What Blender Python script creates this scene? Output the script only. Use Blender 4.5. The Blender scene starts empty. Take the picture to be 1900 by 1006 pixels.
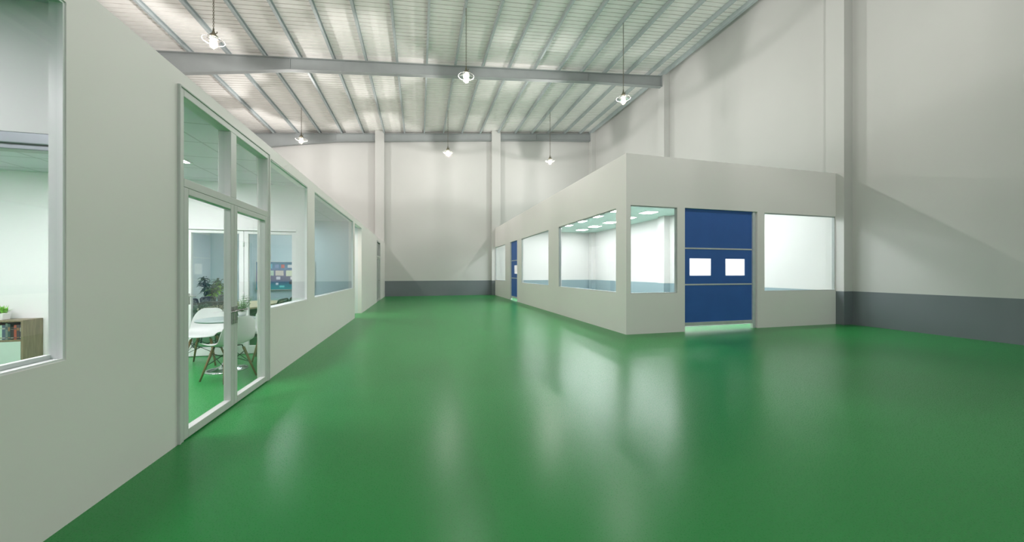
import bpy, math, random
from mathutils import Vector, Matrix
random.seed(7)
PI = math.pi
SC = bpy.context.scene
COL = SC.collection

# ------------------------------------------------------------------ tuning
LAMP_W = 570.0        # each pendant bulb
PANEL_CLEAN = 52.0    # clean room ceiling panels
PANEL_OFF = 48.0      # office ceiling panels
PANEL_MEET = 46.0
SKY_FILL = 2.1            # sky used as ambient fill, let in by an added unseen opening

# ------------------------------------------------------------------ materials
def new_mat(name):
    m = bpy.data.materials.new(name); m.use_nodes = True
    nt = m.node_tree
    return m, nt, nt.nodes, nt.links, nt.nodes['Principled BSDF']

def mat(name, col, rough=0.5, metal=0.0, var=0.0, scale=6.0, bump=0.0, bscale=200.0, spec=0.5, emit=None, estr=0.0):
    m, nt, N, L, b = new_mat(name)
    c = (*col, 1)
    b.inputs['Base Color'].default_value = c
    b.inputs['Roughness'].default_value = rough
    b.inputs['Metallic'].default_value = metal
    b.inputs['Specular IOR Level'].default_value = spec
    if var or bump:
        tc = N.new('ShaderNodeTexCoord')
    if var:
        n = N.new('ShaderNodeTexNoise'); n.inputs['Scale'].default_value = scale; n.inputs['Detail'].default_value = 4
        L.new(tc.outputs['Object'], n.inputs['Vector'])
        r = N.new('ShaderNodeMapRange')
        r.inputs['From Min'].default_value = 0.3; r.inputs['From Max'].default_value = 0.7
        r.inputs['To Min'].default_value = 1 - var; r.inputs['To Max'].default_value = 1 + var
        L.new(n.outputs['Fac'], r.inputs['Value'])
        mx = N.new('ShaderNodeVectorMath'); mx.operation = 'SCALE'
        mx.inputs[0].default_value = col
        L.new(r.outputs['Result'], mx.inputs['Scale'])
        L.new(mx.outputs['Vector'], b.inputs['Base Color'])
    if bump:
        n2 = N.new('ShaderNodeTexNoise'); n2.inputs['Scale'].default_value = bscale; n2.inputs['Detail'].default_value = 2
        L.new(tc.outputs['Object'], n2.inputs['Vector'])
        bp = N.new('ShaderNodeBump'); bp.inputs['Strength'].default_value = bump; bp.inputs['Distance'].default_value = 0.002
        L.new(n2.outputs['Fac'], bp.inputs['Height']); L.new(bp.outputs['Normal'], b.inputs['Normal'])
    if emit:
        b.inputs['Emission Color'].default_value = (*emit, 1); b.inputs['Emission Strength'].default_value = estr
    return m

def glass_mat(name, tint):
    m, nt, N, L, b = new_mat(name)
    N.remove(b)
    out = N['Material Output']
    tr = N.new('ShaderNodeBsdfTransparent'); tr.inputs['Color'].default_value = (*tint, 1)
    gl = N.new('ShaderNodeBsdfGlossy'); gl.inputs['Roughness'].default_value = 0.0
    gl.inputs['Color'].default_value = (.95, .97, .97, 1)
    lw = N.new('ShaderNodeLayerWeight'); lw.inputs['Blend'].default_value = 0.5
    pw = N.new('ShaderNodeMath'); pw.operation = 'POWER'; pw.inputs[1].default_value = 5
    L.new(lw.outputs['Facing'], pw.inputs[0])
    ma = N.new('ShaderNodeMath'); ma.operation = 'MULTIPLY_ADD'; ma.inputs[1].default_value = .96; ma.inputs[2].default_value = .025
    L.new(pw.outputs[0], ma.inputs[0])
    mx = N.new('ShaderNodeMixShader')
    L.new(ma.outputs[0], mx.inputs['Fac']); L.new(tr.outputs[0], mx.inputs[1]); L.new(gl.outputs[0], mx.inputs[2])
    L.new(mx.outputs[0], out.inputs['Surface'])
    return m

M = {}
M['hall'] = mat('hall_wall_paint', (.55, .545, .525), .65, var=.015, scale=.7)
M['dado'] = mat('dado_grey_paint', (.150, .172, .185), .5, var=.03, scale=1.0)
M['partition'] = mat('partition_panel_paint', (.84, .80, .785), .5, var=.012, scale=.8)
M['inner'] = mat('office_inner_paint', (.79, .795, .80), .6, var=.015, scale=.8)
M['meeting'] = mat('meeting_room_blue_paint', (.50, .62, .68), .6, var=.015, scale=.8)
M['roofsheet'] = mat('roof_sheet_painted_steel', (.88, .855, .825), .55, var=.03, scale=.6)
M['purlin'] = mat('purlin_galvanised_steel', (.44, .485, .495), .5, 0.1, var=.06, scale=3)
M['steel'] = mat('portal_beam_grey_paint', (.31, .33, .33), .5, 0.05, var=.04, scale=2)
M['frame'] = mat('white_aluminium_frame', (.60, .61, .59), .4, var=.02, scale=3)
M['frame_in'] = mat('interior_white_frame', (.78, .80, .80), .4, var=.02, scale=3)
M['greyframe'] = mat('grey_window_gasket', (.36, .38, .37), .45, var=.03, scale=5)
M['bluealu'] = mat('grey_blue_aluminium', (.30, .34, .37), .35, .3, var=.04, scale=5)
M['glass'] = glass_mat('tinted_window_glass', (.968, .98, .98))
M['clear'] = glass_mat('clear_window_glass', (.955, .985, .985))
M['whitegl'] = mat('frosted_vision_panel', (.92, .93, .94), .25, var=.01, scale=3)
M['curtain'] = mat('blue_roll_door_curtain', (.034, .125, .43), .55, var=.05, scale=2, bump=.15, bscale=90)
M['alu'] = mat('brushed_aluminium', (.66, .68, .67), .35, .3, var=.05, scale=10)
M['galv'] = mat('galvanised_guide_rail', (.58, .61, .62), .4, .1, var=.05, scale=8)
M['shell'] = mat('white_plastic_shell', (.60, .625, .615), .35, var=.015, scale=5)
M['wood'] = None
M['wire'] = mat('black_steel_wire', (.02, .021, .022), .4, .6, var=.1, scale=20)
M['black'] = mat('black_plastic', (.018, .019, .02), .45, var=.15, scale=20)
M['chrome'] = mat('polished_chrome', (.62, .63, .64), .16, 1.0, var=.05, scale=5)
M['handle'] = mat('brushed_handle_steel', (.33, .33, .31), .3, .85, var=.05, scale=30)
M['tabletop'] = mat('grey_white_laminate', (.30, .365, .36), .3, var=.02, scale=6)
M['bronze'] = mat('aged_nickel_brass', (.24, .22, .165), .35, .8, var=.12, scale=40)
M['pot'] = mat('white_ceramic_pot', (.78, .80, .80), .3, var=.02, scale=9)
M['soil'] = mat('potting_soil', (.03, .02, .014), .95, var=.3, scale=60)
M['bark'] = mat('plant_stem_brown', (.10, .075, .04), .8, var=.2, scale=40)
M['leafdark'] = mat('dark_green_leaf', (.012, .05, .022), .35, var=.3, scale=12)
M['leaflime'] = mat('lime_green_leaf', (.16, .36, .02), .4, var=.25, scale=12)
M['leafmid'] = mat('fresh_green_leaf', (.08, .24, .05), .4, var=.25, scale=15)
M['drawer'] = mat('pale_green_front', (.48, .60, .53), .45, var=.02, scale=6)
M['socket'] = mat('white_switch_plastic', (.75, .76, .76), .4, var=.02, scale=9)

def wood_mat(name, c1, c2, scale=(1, 1, 12), rough=.5):
    m, nt, N, L, b = new_mat(name)
    tc = N.new('ShaderNodeTexCoord'); mp = N.new('ShaderNodeMapping')
    mp.inputs['Scale'].default_value = scale
    L.new(tc.outputs['Object'], mp.inputs['Vector'])
    n = N.new('ShaderNodeTexNoise'); n.inputs['Scale'].default_value = 6; n.inputs['Detail'].default_value = 6
    L.new(mp.outputs[0], n.inputs['Vector'])
    cr = N.new('ShaderNodeValToRGB')
    cr.color_ramp.elements[0].position = .3; cr.color_ramp.elements[0].color = (*c1, 1)
    cr.color_ramp.elements[1].position = .7; cr.color_ramp.elements[1].color = (*c2, 1)
    L.new(n.outputs['Fac'], cr.inputs['Fac']); L.new(cr.outputs[0], b.inputs['Base Color'])
    b.inputs['Roughness'].default_value = rough
    return m
M['wood'] = wood_mat('beech_leg_wood', (.16, .085, .035), (.26, .15, .065), (10, 10, 1))
M['shelfwood'] = wood_mat('oak_veneer', (.15, .125, .075), (.23, .19, .115), (8, 8, .8))
M['tablewood'] = wood_mat('pale_oak_table', (.42, .36, .22), (.55, .48, .31), (8, 1, 8), .35)

def floor_mat():
    m, nt, N, L, b = new_mat('green_epoxy_floor')
    tc = N.new('ShaderNodeTexCoord')
    n = N.new('ShaderNodeTexNoise'); n.inputs['Scale'].default_value = .55; n.inputs['Detail'].default_value = 3
    L.new(tc.outputs['Object'], n.inputs['Vector'])
    cr = N.new('ShaderNodeValToRGB')
    cr.color_ramp.elements[0].position = .3; cr.color_ramp.elements[0].color = (.020, .215, .048, 1)
    cr.color_ramp.elements[1].position = .7; cr.color_ramp.elements[1].color = (.024, .240, .055, 1)
    L.new(n.outputs['Fac'], cr.inputs['Fac']); L.new(cr.outputs[0], b.inputs['Base Color'])
    n2 = N.new('ShaderNodeTexNoise'); n2.inputs['Scale'].default_value = 110; n2.inputs['Detail'].default_value = 3
    L.new(tc.outputs['Object'], n2.inputs['Vector'])
    rr = N.new('ShaderNodeMapRange'); rr.inputs['To Min'].default_value = .25; rr.inputs['To Max'].default_value = .31
    L.new(n2.outputs['Fac'], rr.inputs['Value']); L.new(rr.outputs[0], b.inputs['Roughness'])
    bp = N.new('ShaderNodeBump'); bp.inputs['Strength'].default_value = .10; bp.inputs['Distance'].default_value = .003
    L.new(n2.outputs['Fac'], bp.inputs['Height']); L.new(bp.outputs['Normal'], b.inputs['Normal'])
    b.inputs['Specular IOR Level'].default_value = .19
    return m
M['floor'] = floor_mat()

def tile_mat(name, col, line, size=.6, rough=.75):
    m, nt, N, L, b = new_mat(name)
    g = N.new('ShaderNodeNewGeometry'); sx = N.new('ShaderNodeSeparateXYZ')
    L.new(g.outputs['Position'], sx.inputs[0])
    def edge(sock):
        a = N.new('ShaderNodeMath'); a.operation = 'DIVIDE'; a.inputs[1].default_value = size; L.new(sock, a.inputs[0])
        f = N.new('ShaderNodeMath'); f.operation = 'FRACT'; L.new(a.outputs[0], f.inputs[0])
        s = N.new('ShaderNodeMath'); s.operation = 'SUBTRACT'; s.inputs[1].default_value = .5; L.new(f.outputs[0], s.inputs[0])
        ab = N.new('ShaderNodeMath'); ab.operation = 'ABSOLUTE'; L.new(s.outputs[0], ab.inputs[0])
        gt = N.new('ShaderNodeMath'); gt.operation = 'GREATER_THAN'; gt.inputs[1].default_value = .5 - .011 / size; L.new(ab.outputs[0], gt.inputs[0])
        return gt.outputs[0]
    mx = N.new('ShaderNodeMath'); mx.operation = 'MAXIMUM'
    L.new(edge(sx.outputs['X']), mx.inputs[0]); L.new(edge(sx.outputs['Y']), mx.inputs[1])
    n = N.new('ShaderNodeTexNoise'); n.inputs['Scale'].default_value = 60
    L.new(g.outputs['Position'], n.inputs['Vector'])
    r = N.new('ShaderNodeMapRange'); r.inputs['To Min'].default_value = .94; r.inputs['To Max'].default_value = 1.06
    L.new(n.outputs['Fac'], r.inputs['Value'])
    sc = N.new('ShaderNodeVectorMath'); sc.operation = 'SCALE'; sc.inputs[0].default_value = col
    L.new(r.outputs[0], sc.inputs['Scale'])
    mix = N.new('ShaderNodeMix'); mix.data_type = 'RGBA'
    L.new(mx.outputs[0], mix.inputs['Factor']); L.new(sc.outputs[0], mix.inputs['A']); mix.inputs['B'].default_value = (*line, 1)
    L.new(mix.outputs['Result'], b.inputs['Base Color'])
    b.inputs['Roughness'].default_value = rough
    return m
M['tiles'] = tile_mat('acoustic_ceiling_tile', (.60, .61, .68), (.39, .41, .46))
M['cleanceil'] = tile_mat('clean_room_ceiling_panel', (.48, .67, .60), (.42, .60, .53), 1.2, .6)

def emis(name, col, s):
    return mat(name, (.8, .8, .8), .5, emit=col, estr=s)
M['pan_clean'] = emis('clean_room_light_diffuser', (1.0, .97, .99), PANEL_CLEAN)
M['pan_off'] = emis('office_light_diffuser', (1.0, .93, .97), PANEL_OFF)
M['pan_meet'] = emis('meeting_light_diffuser', (.90, .98, 1.0), PANEL_MEET)
M['pan_corr'] = emis('corridor_light_diffuser', (1.0, .87, .78), 55.0)
def bulb_mat():
    m, nt, N, L, b = new_mat('lit_bulb_glass'); N.remove(b)
    e = N.new('ShaderNodeEmission'); e.inputs['Color'].default_value = (1, .97, .92, 1); e.inputs['Strength'].default_value = 2.6
    t = N.new('ShaderNodeBsdfTransparent'); x = N.new('ShaderNodeMixShader'); x.inputs['Fac'].default_value = .5
    L.new(t.outputs[0], x.inputs[1]); L.new(e.outputs[0], x.inputs[2]); L.new(x.outputs[0], N['Material Output'].inputs['Surface'])
    return m
M['bulb'] = bulb_mat()

def lampglass():
    m, nt, N, L, b = new_mat('clear_lamp_shade_glass')
    b.inputs['Base Color'].default_value = (.26, .25, .21, 1)
    b.inputs['Roughness'].default_value = .05
    b.inputs['Transmission Weight'].default_value = 1.0
    b.inputs['IOR'].default_value = 1.45
    return m
M['lampglass'] = lampglass()
M['rimglass'] = mat('bright_glass_rim', (.62, .62, .58), .2, .7, var=.02, scale=10)

def mesh_fabric():
    m, nt, N, L, b = new_mat('black_open_mesh_fabric')
    b.inputs['Base Color'].default_value = (.015, .018, .018, 1); b.inputs['Roughness'].default_value = .8
    tc = N.new('ShaderNodeTexCoord')
    ch = N.new('ShaderNodeTexVoronoi'); ch.inputs['Scale'].default_value = 95
    L.new(tc.outputs['Object'], ch.inputs['Vector'])
    lt = N.new('ShaderNodeMath'); lt.operation = 'LESS_THAN'; lt.inputs[1].default_value = .40
    L.new(ch.outputs['Distance'], lt.inputs[0])
    tr = N.new('ShaderNodeBsdfTransparent'); mx = N.new('ShaderNodeMixShader')
    L.new(lt.outputs[0], mx.inputs['Fac']); L.new(b.outputs[0], mx.inputs[1]); L.new(tr.outputs[0], mx.inputs[2])
    L.new(mx.outputs[0], N['Material Output'].inputs['Surface'])
    return m
M['mesh'] = mesh_fabric()

# ------------------------------------------------------------------ mesh builder
class MB:
    def __init__(s): s.v = []; s.f = []; s.mi = []; s.sm = []
    def add(s, verts, faces, mi=0, smooth=False):
        o = len(s.v); s.v += [tuple(v) for v in verts]
        for f in faces:
            s.f.append([o + i for i in f]); s.mi.append(mi); s.sm.append(smooth)
        return s
    def box(s, x0, x1, y0, y1, z0, z1, mi=0):
        if x1 < x0: x0, x1 = x1, x0
        if y1 < y0: y0, y1 = y1, y0
        if z1 < z0: z0, z1 = z1, z0
        v = [(x0,y0,z0),(x1,y0,z0),(x1,y1,z0),(x0,y1,z0),(x0,y0,z1),(x1,y0,z1),(x1,y1,z1),(x0,y1,z1)]
        return s.add(v, [(0,3,2,1),(4,5,6,7),(0,1,5,4),(1,2,6,5),(2,3,7,6),(3,0,4,7)], mi)
    def hexa(s, bottom, top, mi=0):        # two quads, bottom counter-clockwise seen from above
        return s.add(list(bottom) + list(top), [(0,3,2,1),(4,5,6,7),(0,1,5,4),(1,2,6,5),(2,3,7,6),(3,0,4,7)], mi)
    def lathe(s, prof, n=32, c=(0,0,0), mi=0, smooth=True, closed=False):
        vs = []; fs = []
        k = len(prof)
        for i in range(n):
            a = 2*PI*i/n
            for r, z in prof: vs.append((c[0]+r*math.cos(a), c[1]+r*math.sin(a), c[2]+z))
        for i in range(n):
            j = (i+1) % n
            for q in range(k if closed else k-1):
                p = (q+1) % k
                fs.append((i*k+q, j*k+q, j*k+p, i*k+p))
        return s.add(vs, fs, mi, smooth)
    def tube(s, pts, r, n=8, mi=0, r2=None, closed=False, cap=True):
        pts = [Vector(p) for p in pts]; m = len(pts)
        vs = []; fs = []
        up = Vector((0,0,1))
        d0 = (pts[1]-pts[0]).normalized()
        if abs(d0.dot(up)) > .9: up = Vector((1,0,0))
        nrm = d0.cross(up).normalized()
        for i, p in enumerate(pts):
            a = pts[(i-1) % m] if (closed or i > 0) else p
            b = pts[(i+1) % m] if (closed or i < m-1) else p
            d = (b-a).normalized()
            nrm = (nrm - d*nrm.dot(d)).normalized()
            bi = d.cross(nrm)
            rr = r if r2 is None else r + (r2-r)*i/(m-1)
            for k in range(n):
                t = 2*PI*k/n
                vs.append(p + (nrm*math.cos(t) + bi*math.sin(t))*rr)
        for i in range(m if closed else m-1):
            j = (i+1) % m
            for k in range(n):
                l = (k+1) % n
                fs.append((i*n+k, i*n+l, j*n+l, j*n+k))
        if cap and not closed:
            fs.append(tuple(range(n-1, -1, -1))); fs.append(tuple((m-1)*n+k for k in range(n)))
        return s.add(vs, fs, mi, True)
    def grid(s, rows, mi=0, smooth=True):
        m, n = len(rows), len(rows[0])
        vs = [p for r in rows for p in r]
        fs = [(i*n+j, i*n+j+1, (i+1)*n+j+1, (i+1)*n+j) for i in range(m-1) for j in range(n-1)]
        return s.add(vs, fs, mi, smooth)
    def build(s, name, mats, parent=None, bevel=0.0, loc=None, solid=0.0, subsurf=0, rot=None):
        me = bpy.data.meshes.new(name)
        me.from_pydata(s.v, [], s.f)
        if not isinstance(mats, (list, tuple)): mats = [mats]
        for m in mats: me.materials.append(m)
        me.polygons.foreach_set('material_index', s.mi)
        me.polygons.foreach_set('use_smooth', s.sm)
        me.update()
        o = bpy.data.objects.new(name, me); COL.objects.link(o)
        if parent is not None: o.parent = parent
        if loc is not None: o.location = loc
        if rot is not None: o.rotation_euler = rot
        if solid:
            md = o.modifiers.new('solid', 'SOLIDIFY'); md.thickness = solid; md.offset = 0
        if subsurf:
            md = o.modifiers.new('sub', 'SUBSURF'); md.levels = subsurf; md.render_levels = subsurf
        if bevel:
            md = o.modifiers.new('bev', 'BEVEL'); md.width = bevel; md.segments = 2; md.limit_method = 'ANGLE'
        return o

def empty(name, loc=(0,0,0), rz=0.0):
    o = bpy.data.objects.new(name, None); COL.objects.link(o)
    o.location = loc; o.rotation_euler = (0,0,rz); o.empty_display_size = .1
    return o
def tag(o, label, cat, group=None, kind=None):
    if label: o['label'] = label
    if cat: o['category'] = cat
    if group: o['group'] = group
    if kind: o['kind'] = kind
    return o
def struct(o, label=None, cat=None):
    return tag(o, label, cat, None, 'structure')
def copy_tree(o, parent=None):
    c = o.copy(); COL.objects.link(c)
    if parent is not None: c.parent = parent
    for ch in list(o.children): copy_tree(ch, c)
    return c

def wall_pieces(mb, along, p0, p1, u0, u1, z0, z1, holes=(), dado=None, mi=0, dmi=1):
    """a slab between planes p0..p1 across `along` ('x' or 'y'), with rectangular holes (ua, ub, za, zb)"""
    us = sorted({u0, u1, *[h[0] for h in holes], *[h[1] for h in holes]})
    us = [u for u in us if u0 <= u <= u1]
    for a, b in zip(us, us[1:]):
        if b - a < 1e-5: continue
        mid = (a+b)/2
        cuts = [(h[2], h[3]) for h in holes if h[0] < mid < h[1]]
        segs = [(z0, z1)]
        for c0, c1 in cuts:
            ns = []
            for s0, s1 in segs:
                if c0 > s0: ns.append((s0, min(c0, s1)))
                if c1 < s1: ns.append((max(c1, s0), s1))
            segs = [q for q in ns if q[1]-q[0] > 1e-5]
        for s0, s1 in segs:
            parts = [(s0, s1, mi)]
            if dado is not None and s0 < dado < s1: parts = [(s0, dado, dmi), (dado, s1, mi)]
            elif dado is not None and s1 <= dado: parts = [(s0, s1, dmi)]
            for q0, q1, k in parts:
                if along == 'x': mb.box(a, b, p0, p1, q0, q1, k)
                else: mb.box(p0, p1, a, b, q0, q1, k)
    return mb

# ------------------------------------------------------------------ dimensions
XL, XLi = -1.86, -1.98           # office front wall, outer and inner face
XR, XW = 11.0, -9.1              # hall side walls
YB, YF = -14.0, 21.0              # hall end walls
CX, CY = 4.41, 6.87              # clean room corner
DADO = .875
def B(x): return 9.256 + .0985*x # purlin underside / beam top

# ------------------------------------------------------------------ hall shell
struct(MB().box(XW-.2, XR+.2, YB-.2, YF+.2, -.15, 0).build('floor', M['floor']))
struct(MB().box(CX+.6, XR, CY+.6, YF, 0, .004).build('floor_bounce_slab', mat('pale_bounce_floor', (.26, .30, .27), .5, var=.03, scale=1.5)))  # unseen slab added so the green floor's bounce doesn't tint the clean room
def sloped_wall(y0, y1, xa, xb, zb, mb, mi):
    mb.hexa([(xa,y0,zb),(xb,y0,zb),(xb,y1,zb),(xa,y1,zb)],
            [(xa,y0,B(xa)+.19),(xb,y0,B(xb)+.19),(xb,y1,B(xb)+.19),(xa,y1,B(xa)+.19)], mi)
mb = MB(); mb.box(XW, XR, YF, YF+.2, 0, DADO, 1); sloped_wall(YF, YF+.2, XW, XR, DADO, mb, 0)
struct(mb.build('wall_far', [M['hall'], M['dado']]))
GX0, GX1, GZ = -1.5, 10.0, 7.0    # unseen opening added behind the viewer to let fill light in
mb = MB(); mb.box(XW, GX0, YB-.2, YB, 0, DADO, 1); mb.box(GX1, XR, YB-.2, YB, 0, DADO, 1)
mb.box(XW, GX0, YB-.2, YB, DADO, GZ, 0); mb.box(GX1, XR, YB-.2, YB, DADO, GZ, 0); sloped_wall(YB-.2, YB, XW, XR, GZ, mb, 0)
struct(mb.build('wall_rear', [M['hall'], M['dado']]))
mb = MB(); mb.box(XR, XR+.2, YB-.2, YF+.2, 0, DADO, 1); mb.box(XR, XR+.2, YB-.2, YF+.2, DADO, B(XR)+.2, 0)
struct(mb.build('wall_right', [M['hall'], M['dado']]))
mb = MB(); mb.box(XW-.2, XW, YB-.2, YF+.2, 0, DADO, 1); mb.box(XW-.2, XW, YB-.2, YF+.2, DADO, B(XW)+.19, 0)
struct(mb.build('wall_left', [M['hall'], M['dado']]))

# ribbed roof sheet: flat pans with narrow ribs, real profile running across the slope
mb = MB()
per = .178
prof = []
y = YB-.2
while y < YF+.2:
    prof += [(y, 0), (y+per-.030, 0), (y+per-.026, .05), (y+per-.004, .05)]
    y += per
xs = (XW-.2, XR+.2)
rows = [[(x, yy, B(x)+.165+zz) for (yy, zz) in prof] for x in xs]
mb.grid(rows, 0, False)
rows = [[(x, yy, B(x)+.235) for yy in (YB-.2, prof[-1][0])] for x in xs]
mb.grid(rows, 0, False)
struct(mb.build('ceiling', M['roofsheet']))

# purlins: one C section each
PX = [-7.26 + 1.0785*k for k in range(-1, 17)] + [10.72]
for i, px in enumerate(PX):
    mb = MB(); z = B(px); h = .16
    w = .036 if i < len(PX)-1 else .06
    y0, y1 = YB, YF
    mb.box(px-w, px-w+.012, y0, y1, z, z+h)                 # web
    mb.box(px-w+.012, px+w, y0, y1, z, z+.012)              # lower flange
    mb.box(px-w+.012, px+w, y0, y1, z+h-.012, z+h)          # upper flange
    mb.box(px+w-.008, px+w, y0, y1, z+.012, z+.034)         # lip
    struct(mb.build('roof_purlin', M['purlin']))

def portal_beam(y):
    mb = MB()
    st = [(XW, .80), (-4.35, .43), (7.07, .40), (10.7, .49)]
    for (xa, da), (xb, db) in zip(st, st[1:]):
        for (yy0, yy1, ta, tb, ba, bb) in ((y-.006, y+.006, 0, 0, da, db), (y-.10, y+.10, 0, 0, .016, .016), (y-.10, y+.10, da-.016, db-.016, da, db)):
            mb.hexa([(xa,yy0,B(xa)-ba),(xb,yy0,B(xb)-bb),(xb,yy1,B(xb)-bb),(xa,yy1,B(xa)-ba)],
                    [(xa,yy0,B(xa)-ta),(xb,yy0,B(xb)-tb),(xb,yy1,B(xb)-tb),(xa,yy1,B(xa)-ta)])
    for xk, d in ((-4.35, .43), (7.07, .40)):               # bolted splice plates
        mb.box(xk-.012, xk+.012, y-.04, y+.04, B(xk)-d+.016, B(xk)-.016)
    mb.box(10.68, 10.7, y-.1, y+.1, B(10.7)-.49, B(10.7)-.005)
    return struct(mb.build('roof_beam', M['steel']))
for y in (20.82, 13.87, 6.9, -.05, -7.0): portal_beam(y)

# columns
def column(x0, x1, y0, y1, top):
    mb = MB(); mb.box(x0, x1, y0, y1, 0, DADO, 1); mb.box(x0, x1, y0, y1, DADO, top, 0)
    return struct(mb.build('wall_column', [M['hall'], M['dado']], bevel=.004))
column(10.7, XR, 6.68, 7.11, B(10.7)+.16)
column(10.7, XR, 13.66, 14.08, B(10.7)+.16)
column(10.7, XR, 20.6, YF, B(10.7)+.16)
column(10.7, XR, -.27, .15, B(10.7)+.16)
column(10.7, XR, -7.22, -6.8, B(10.7)+.16)
column(-2.34, -1.868, 20.68, YF, B(-2.1)+.15)
column(4.21, 4.74, 20.68, YF, B(4.5)+.15)

# ------------------------------------------------------------------ windows
wn = [0]
def window(along, p_out, depth_dir, u0, u1, z0, z1, label, fr=M['greyframe'], gl=M['glass'], fw=.022, inset=.05, thick=.12):
    """fixed pane in a wall opening; p_out = outer face plane, depth_dir = sign pointing into the room"""
    wn[0] += 1
    root = empty('window_%d' % wn[0], ((u0+u1)/2, p_out, z0) if along == 'x' else (p_out, (u0+u1)/2, z0))
    struct(root, label, 'window')
    ox, oy, oz = root.location
    a, b = p_out + depth_dir*inset, p_out + depth_dir*(thick+.004)
    f = MB()
    def bx(m, ua, ub, za, zb, q0, q1):
        if along == 'x': m.box(ua-ox, ub-ox, q0-oy, q1-oy, za-oz, zb-oz)
        else: m.box(q0-ox, q1-ox, ua-oy, ub-oy, za-oz, zb-oz)
    bx(f, u0, u1, z0, z0+fw, a, b); bx(f, u0, u1, z1-fw, z1, a, b)
    bx(f, u0, u0+fw, z0+fw, z1-fw, a, b); bx(f, u1-fw, u1, z0+fw, z1-fw, a, b)
    f.build('window_frame', fr, root)
    g = MB(); m0 = p_out + depth_dir*(inset+.015)
    bx(g, u0+fw*.6, u1-fw*.6, z0+fw*.6, z1-fw*.6, m0, m0+depth_dir*.008)
    g.build('pane', gl, root)
    return root

# ------------------------------------------------------------------ office block on the left
W1 = (.35, 2.48, .9, 2.85); D1 = (3.41, 5.14, 0, 2.87); W2 = (5.22, 6.79, .9, 2.85); W3 = (7.21, 11.17, .9, 2.86)
D2 = (17.08, 18.58, 0, 2.84); OP = (11.42, 12.72, 0, 2.85)
XW1 = XL-.065                    # the stretch around the first window is thinner
mb = MB(); wall_pieces(mb, 'y', XW1, XL, YB, 2.9, 0, 3.0, [W1])
wall_pieces(mb, 'y', XLi, XL, 2.9, YF-.32, 0, 3.0, [D1, W2, W3, OP, D2])
mb.box(XLi, XL, YF-.32, YF, 0, 3.0)
struct(mb.build('wall_office_front', M['partition']))
mb = MB(); mb.box(XW, XLi, YB, YF, 2.86, 2.9); mb.box(XLi, XW1, YB, 2.9, 2.86, 2.9)
struct(mb.build('ceiling_office', M['tiles']))
mb = MB(); mb.box(XW, XLi, YB, YF, 2.9, 3.0); mb.box(XLi, XW1, YB, 2.9, 2.9, 3.0)
struct(mb.build('roof_office', M['partition']))
window('y', XL, -1, W1[0], W1[1], W1[2], W1[3], 'cut-off office window at the edge, bookshelf behind its glass', M['frame_in'], fw=.012, inset=.006, thick=.062)
_w = bpy.data.objects['window_1']
MB().box(-.085, -.055, W1[0]-_w.location.y, W1[1]-_w.location.y-.012, .012, .036).build('sill_bar', M['frame_in'], _w, bevel=.004)
window('y', XL, -1, W2[0], W2[1], W2[2], W2[3], 'tall office window just past the glazed double door', M['frame_in'], fw=.014, inset=.006)
window('y', XL, -1, W3[0], W3[1], W3[2], W3[3], 'long office window ending at the corridor opening', M['frame_in'], fw=.014, inset=.006)

# inner partitions
struct(wall_pieces(MB(), 'x', 2.53, 2.63, -8.0, XW1, 0, 2.86, [(-4.6, XW1, 0, 2.14)]).build('wall_office_cross', M['inner']))
fr = MB(); fr.box(-4.6, XW1, 2.53, 2.60, 2.08, 2.14); fr.box(-4.6, XW1, 2.545, 2.615, 2.05, 2.08); fr.box(-4.6, -4.54, 2.53, 2.60, 0, 2.08)
struct(fr.build('trim_office_opening', M['bluealu'], bevel=.004))
D5 = (-3.70, XLi, 0, 2.12)
struct(wall_pieces(MB(), 'x', 6.83, 6.95, -8.0, XLi, 0, 2.86, [D5]).build('wall_meeting_front', M['inner']))
struct(MB().box(-5.55, XLi, 11.25, 11.42, 0, 2.86).build('wall_meeting_end', M['meeting']))
struct(MB().box(-5.55, -5.43, 6.95, 11.25, 0, 2.86).build('wall_meeting_side', M['inner']))
struct(MB().box(-8.0, XLi, 12.72, 12.84, 0, 2.86).build('wall_corridor', M['inner']))
struct(MB().box(-8.1, -8.0, YB, YF, 0, 2.86).build('wall_office_back', M['inner']))

# interior glazed double door into the meeting room
def lever(parent, loc, axis, sign, n=(0,0,1), out=1):
    """plate + lever handle. axis 'x' or 'y': direction the lever points along; plate normal is the other axis"""
    pass

def door_leaf(name, along, u0, u1, z0, z1, p0, p1, root, mt, stile=.065, top=.085, bot=.12, gl=M['glass']):
    ox, oy, oz = root.location
    def bx(m, ua, ub, za, zb, q0, q1):
        if along == 'x': m.box(ua-ox, ub-ox, q0-oy, q1-oy, za-oz, zb-oz)
        else: m.box(q0-ox, q1-ox, ua-oy, ub-oy, za-oz, zb-oz)
    l = MB()
    bx(l, u0, u0+stile, z0, z1, p0, p1); bx(l, u1-stile, u1, z0, z1, p0, p1)
    bx(l, u0+stile, u1-stile, z0, z0+bot, p0, p1); bx(l, u0+stile, u1-stile, z1-top, z1, p0, p1)
    leaf = l.build(name, mt, root, bevel=.004)
    g = MB(); pm = (p0+p1)/2
    bx(g, u0+stile-.01, u1-stile+.01, z0+bot-.01, z1-top+.01, pm-.004, pm+.004)
    g.build('pane', gl, leaf)
    return leaf

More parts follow.
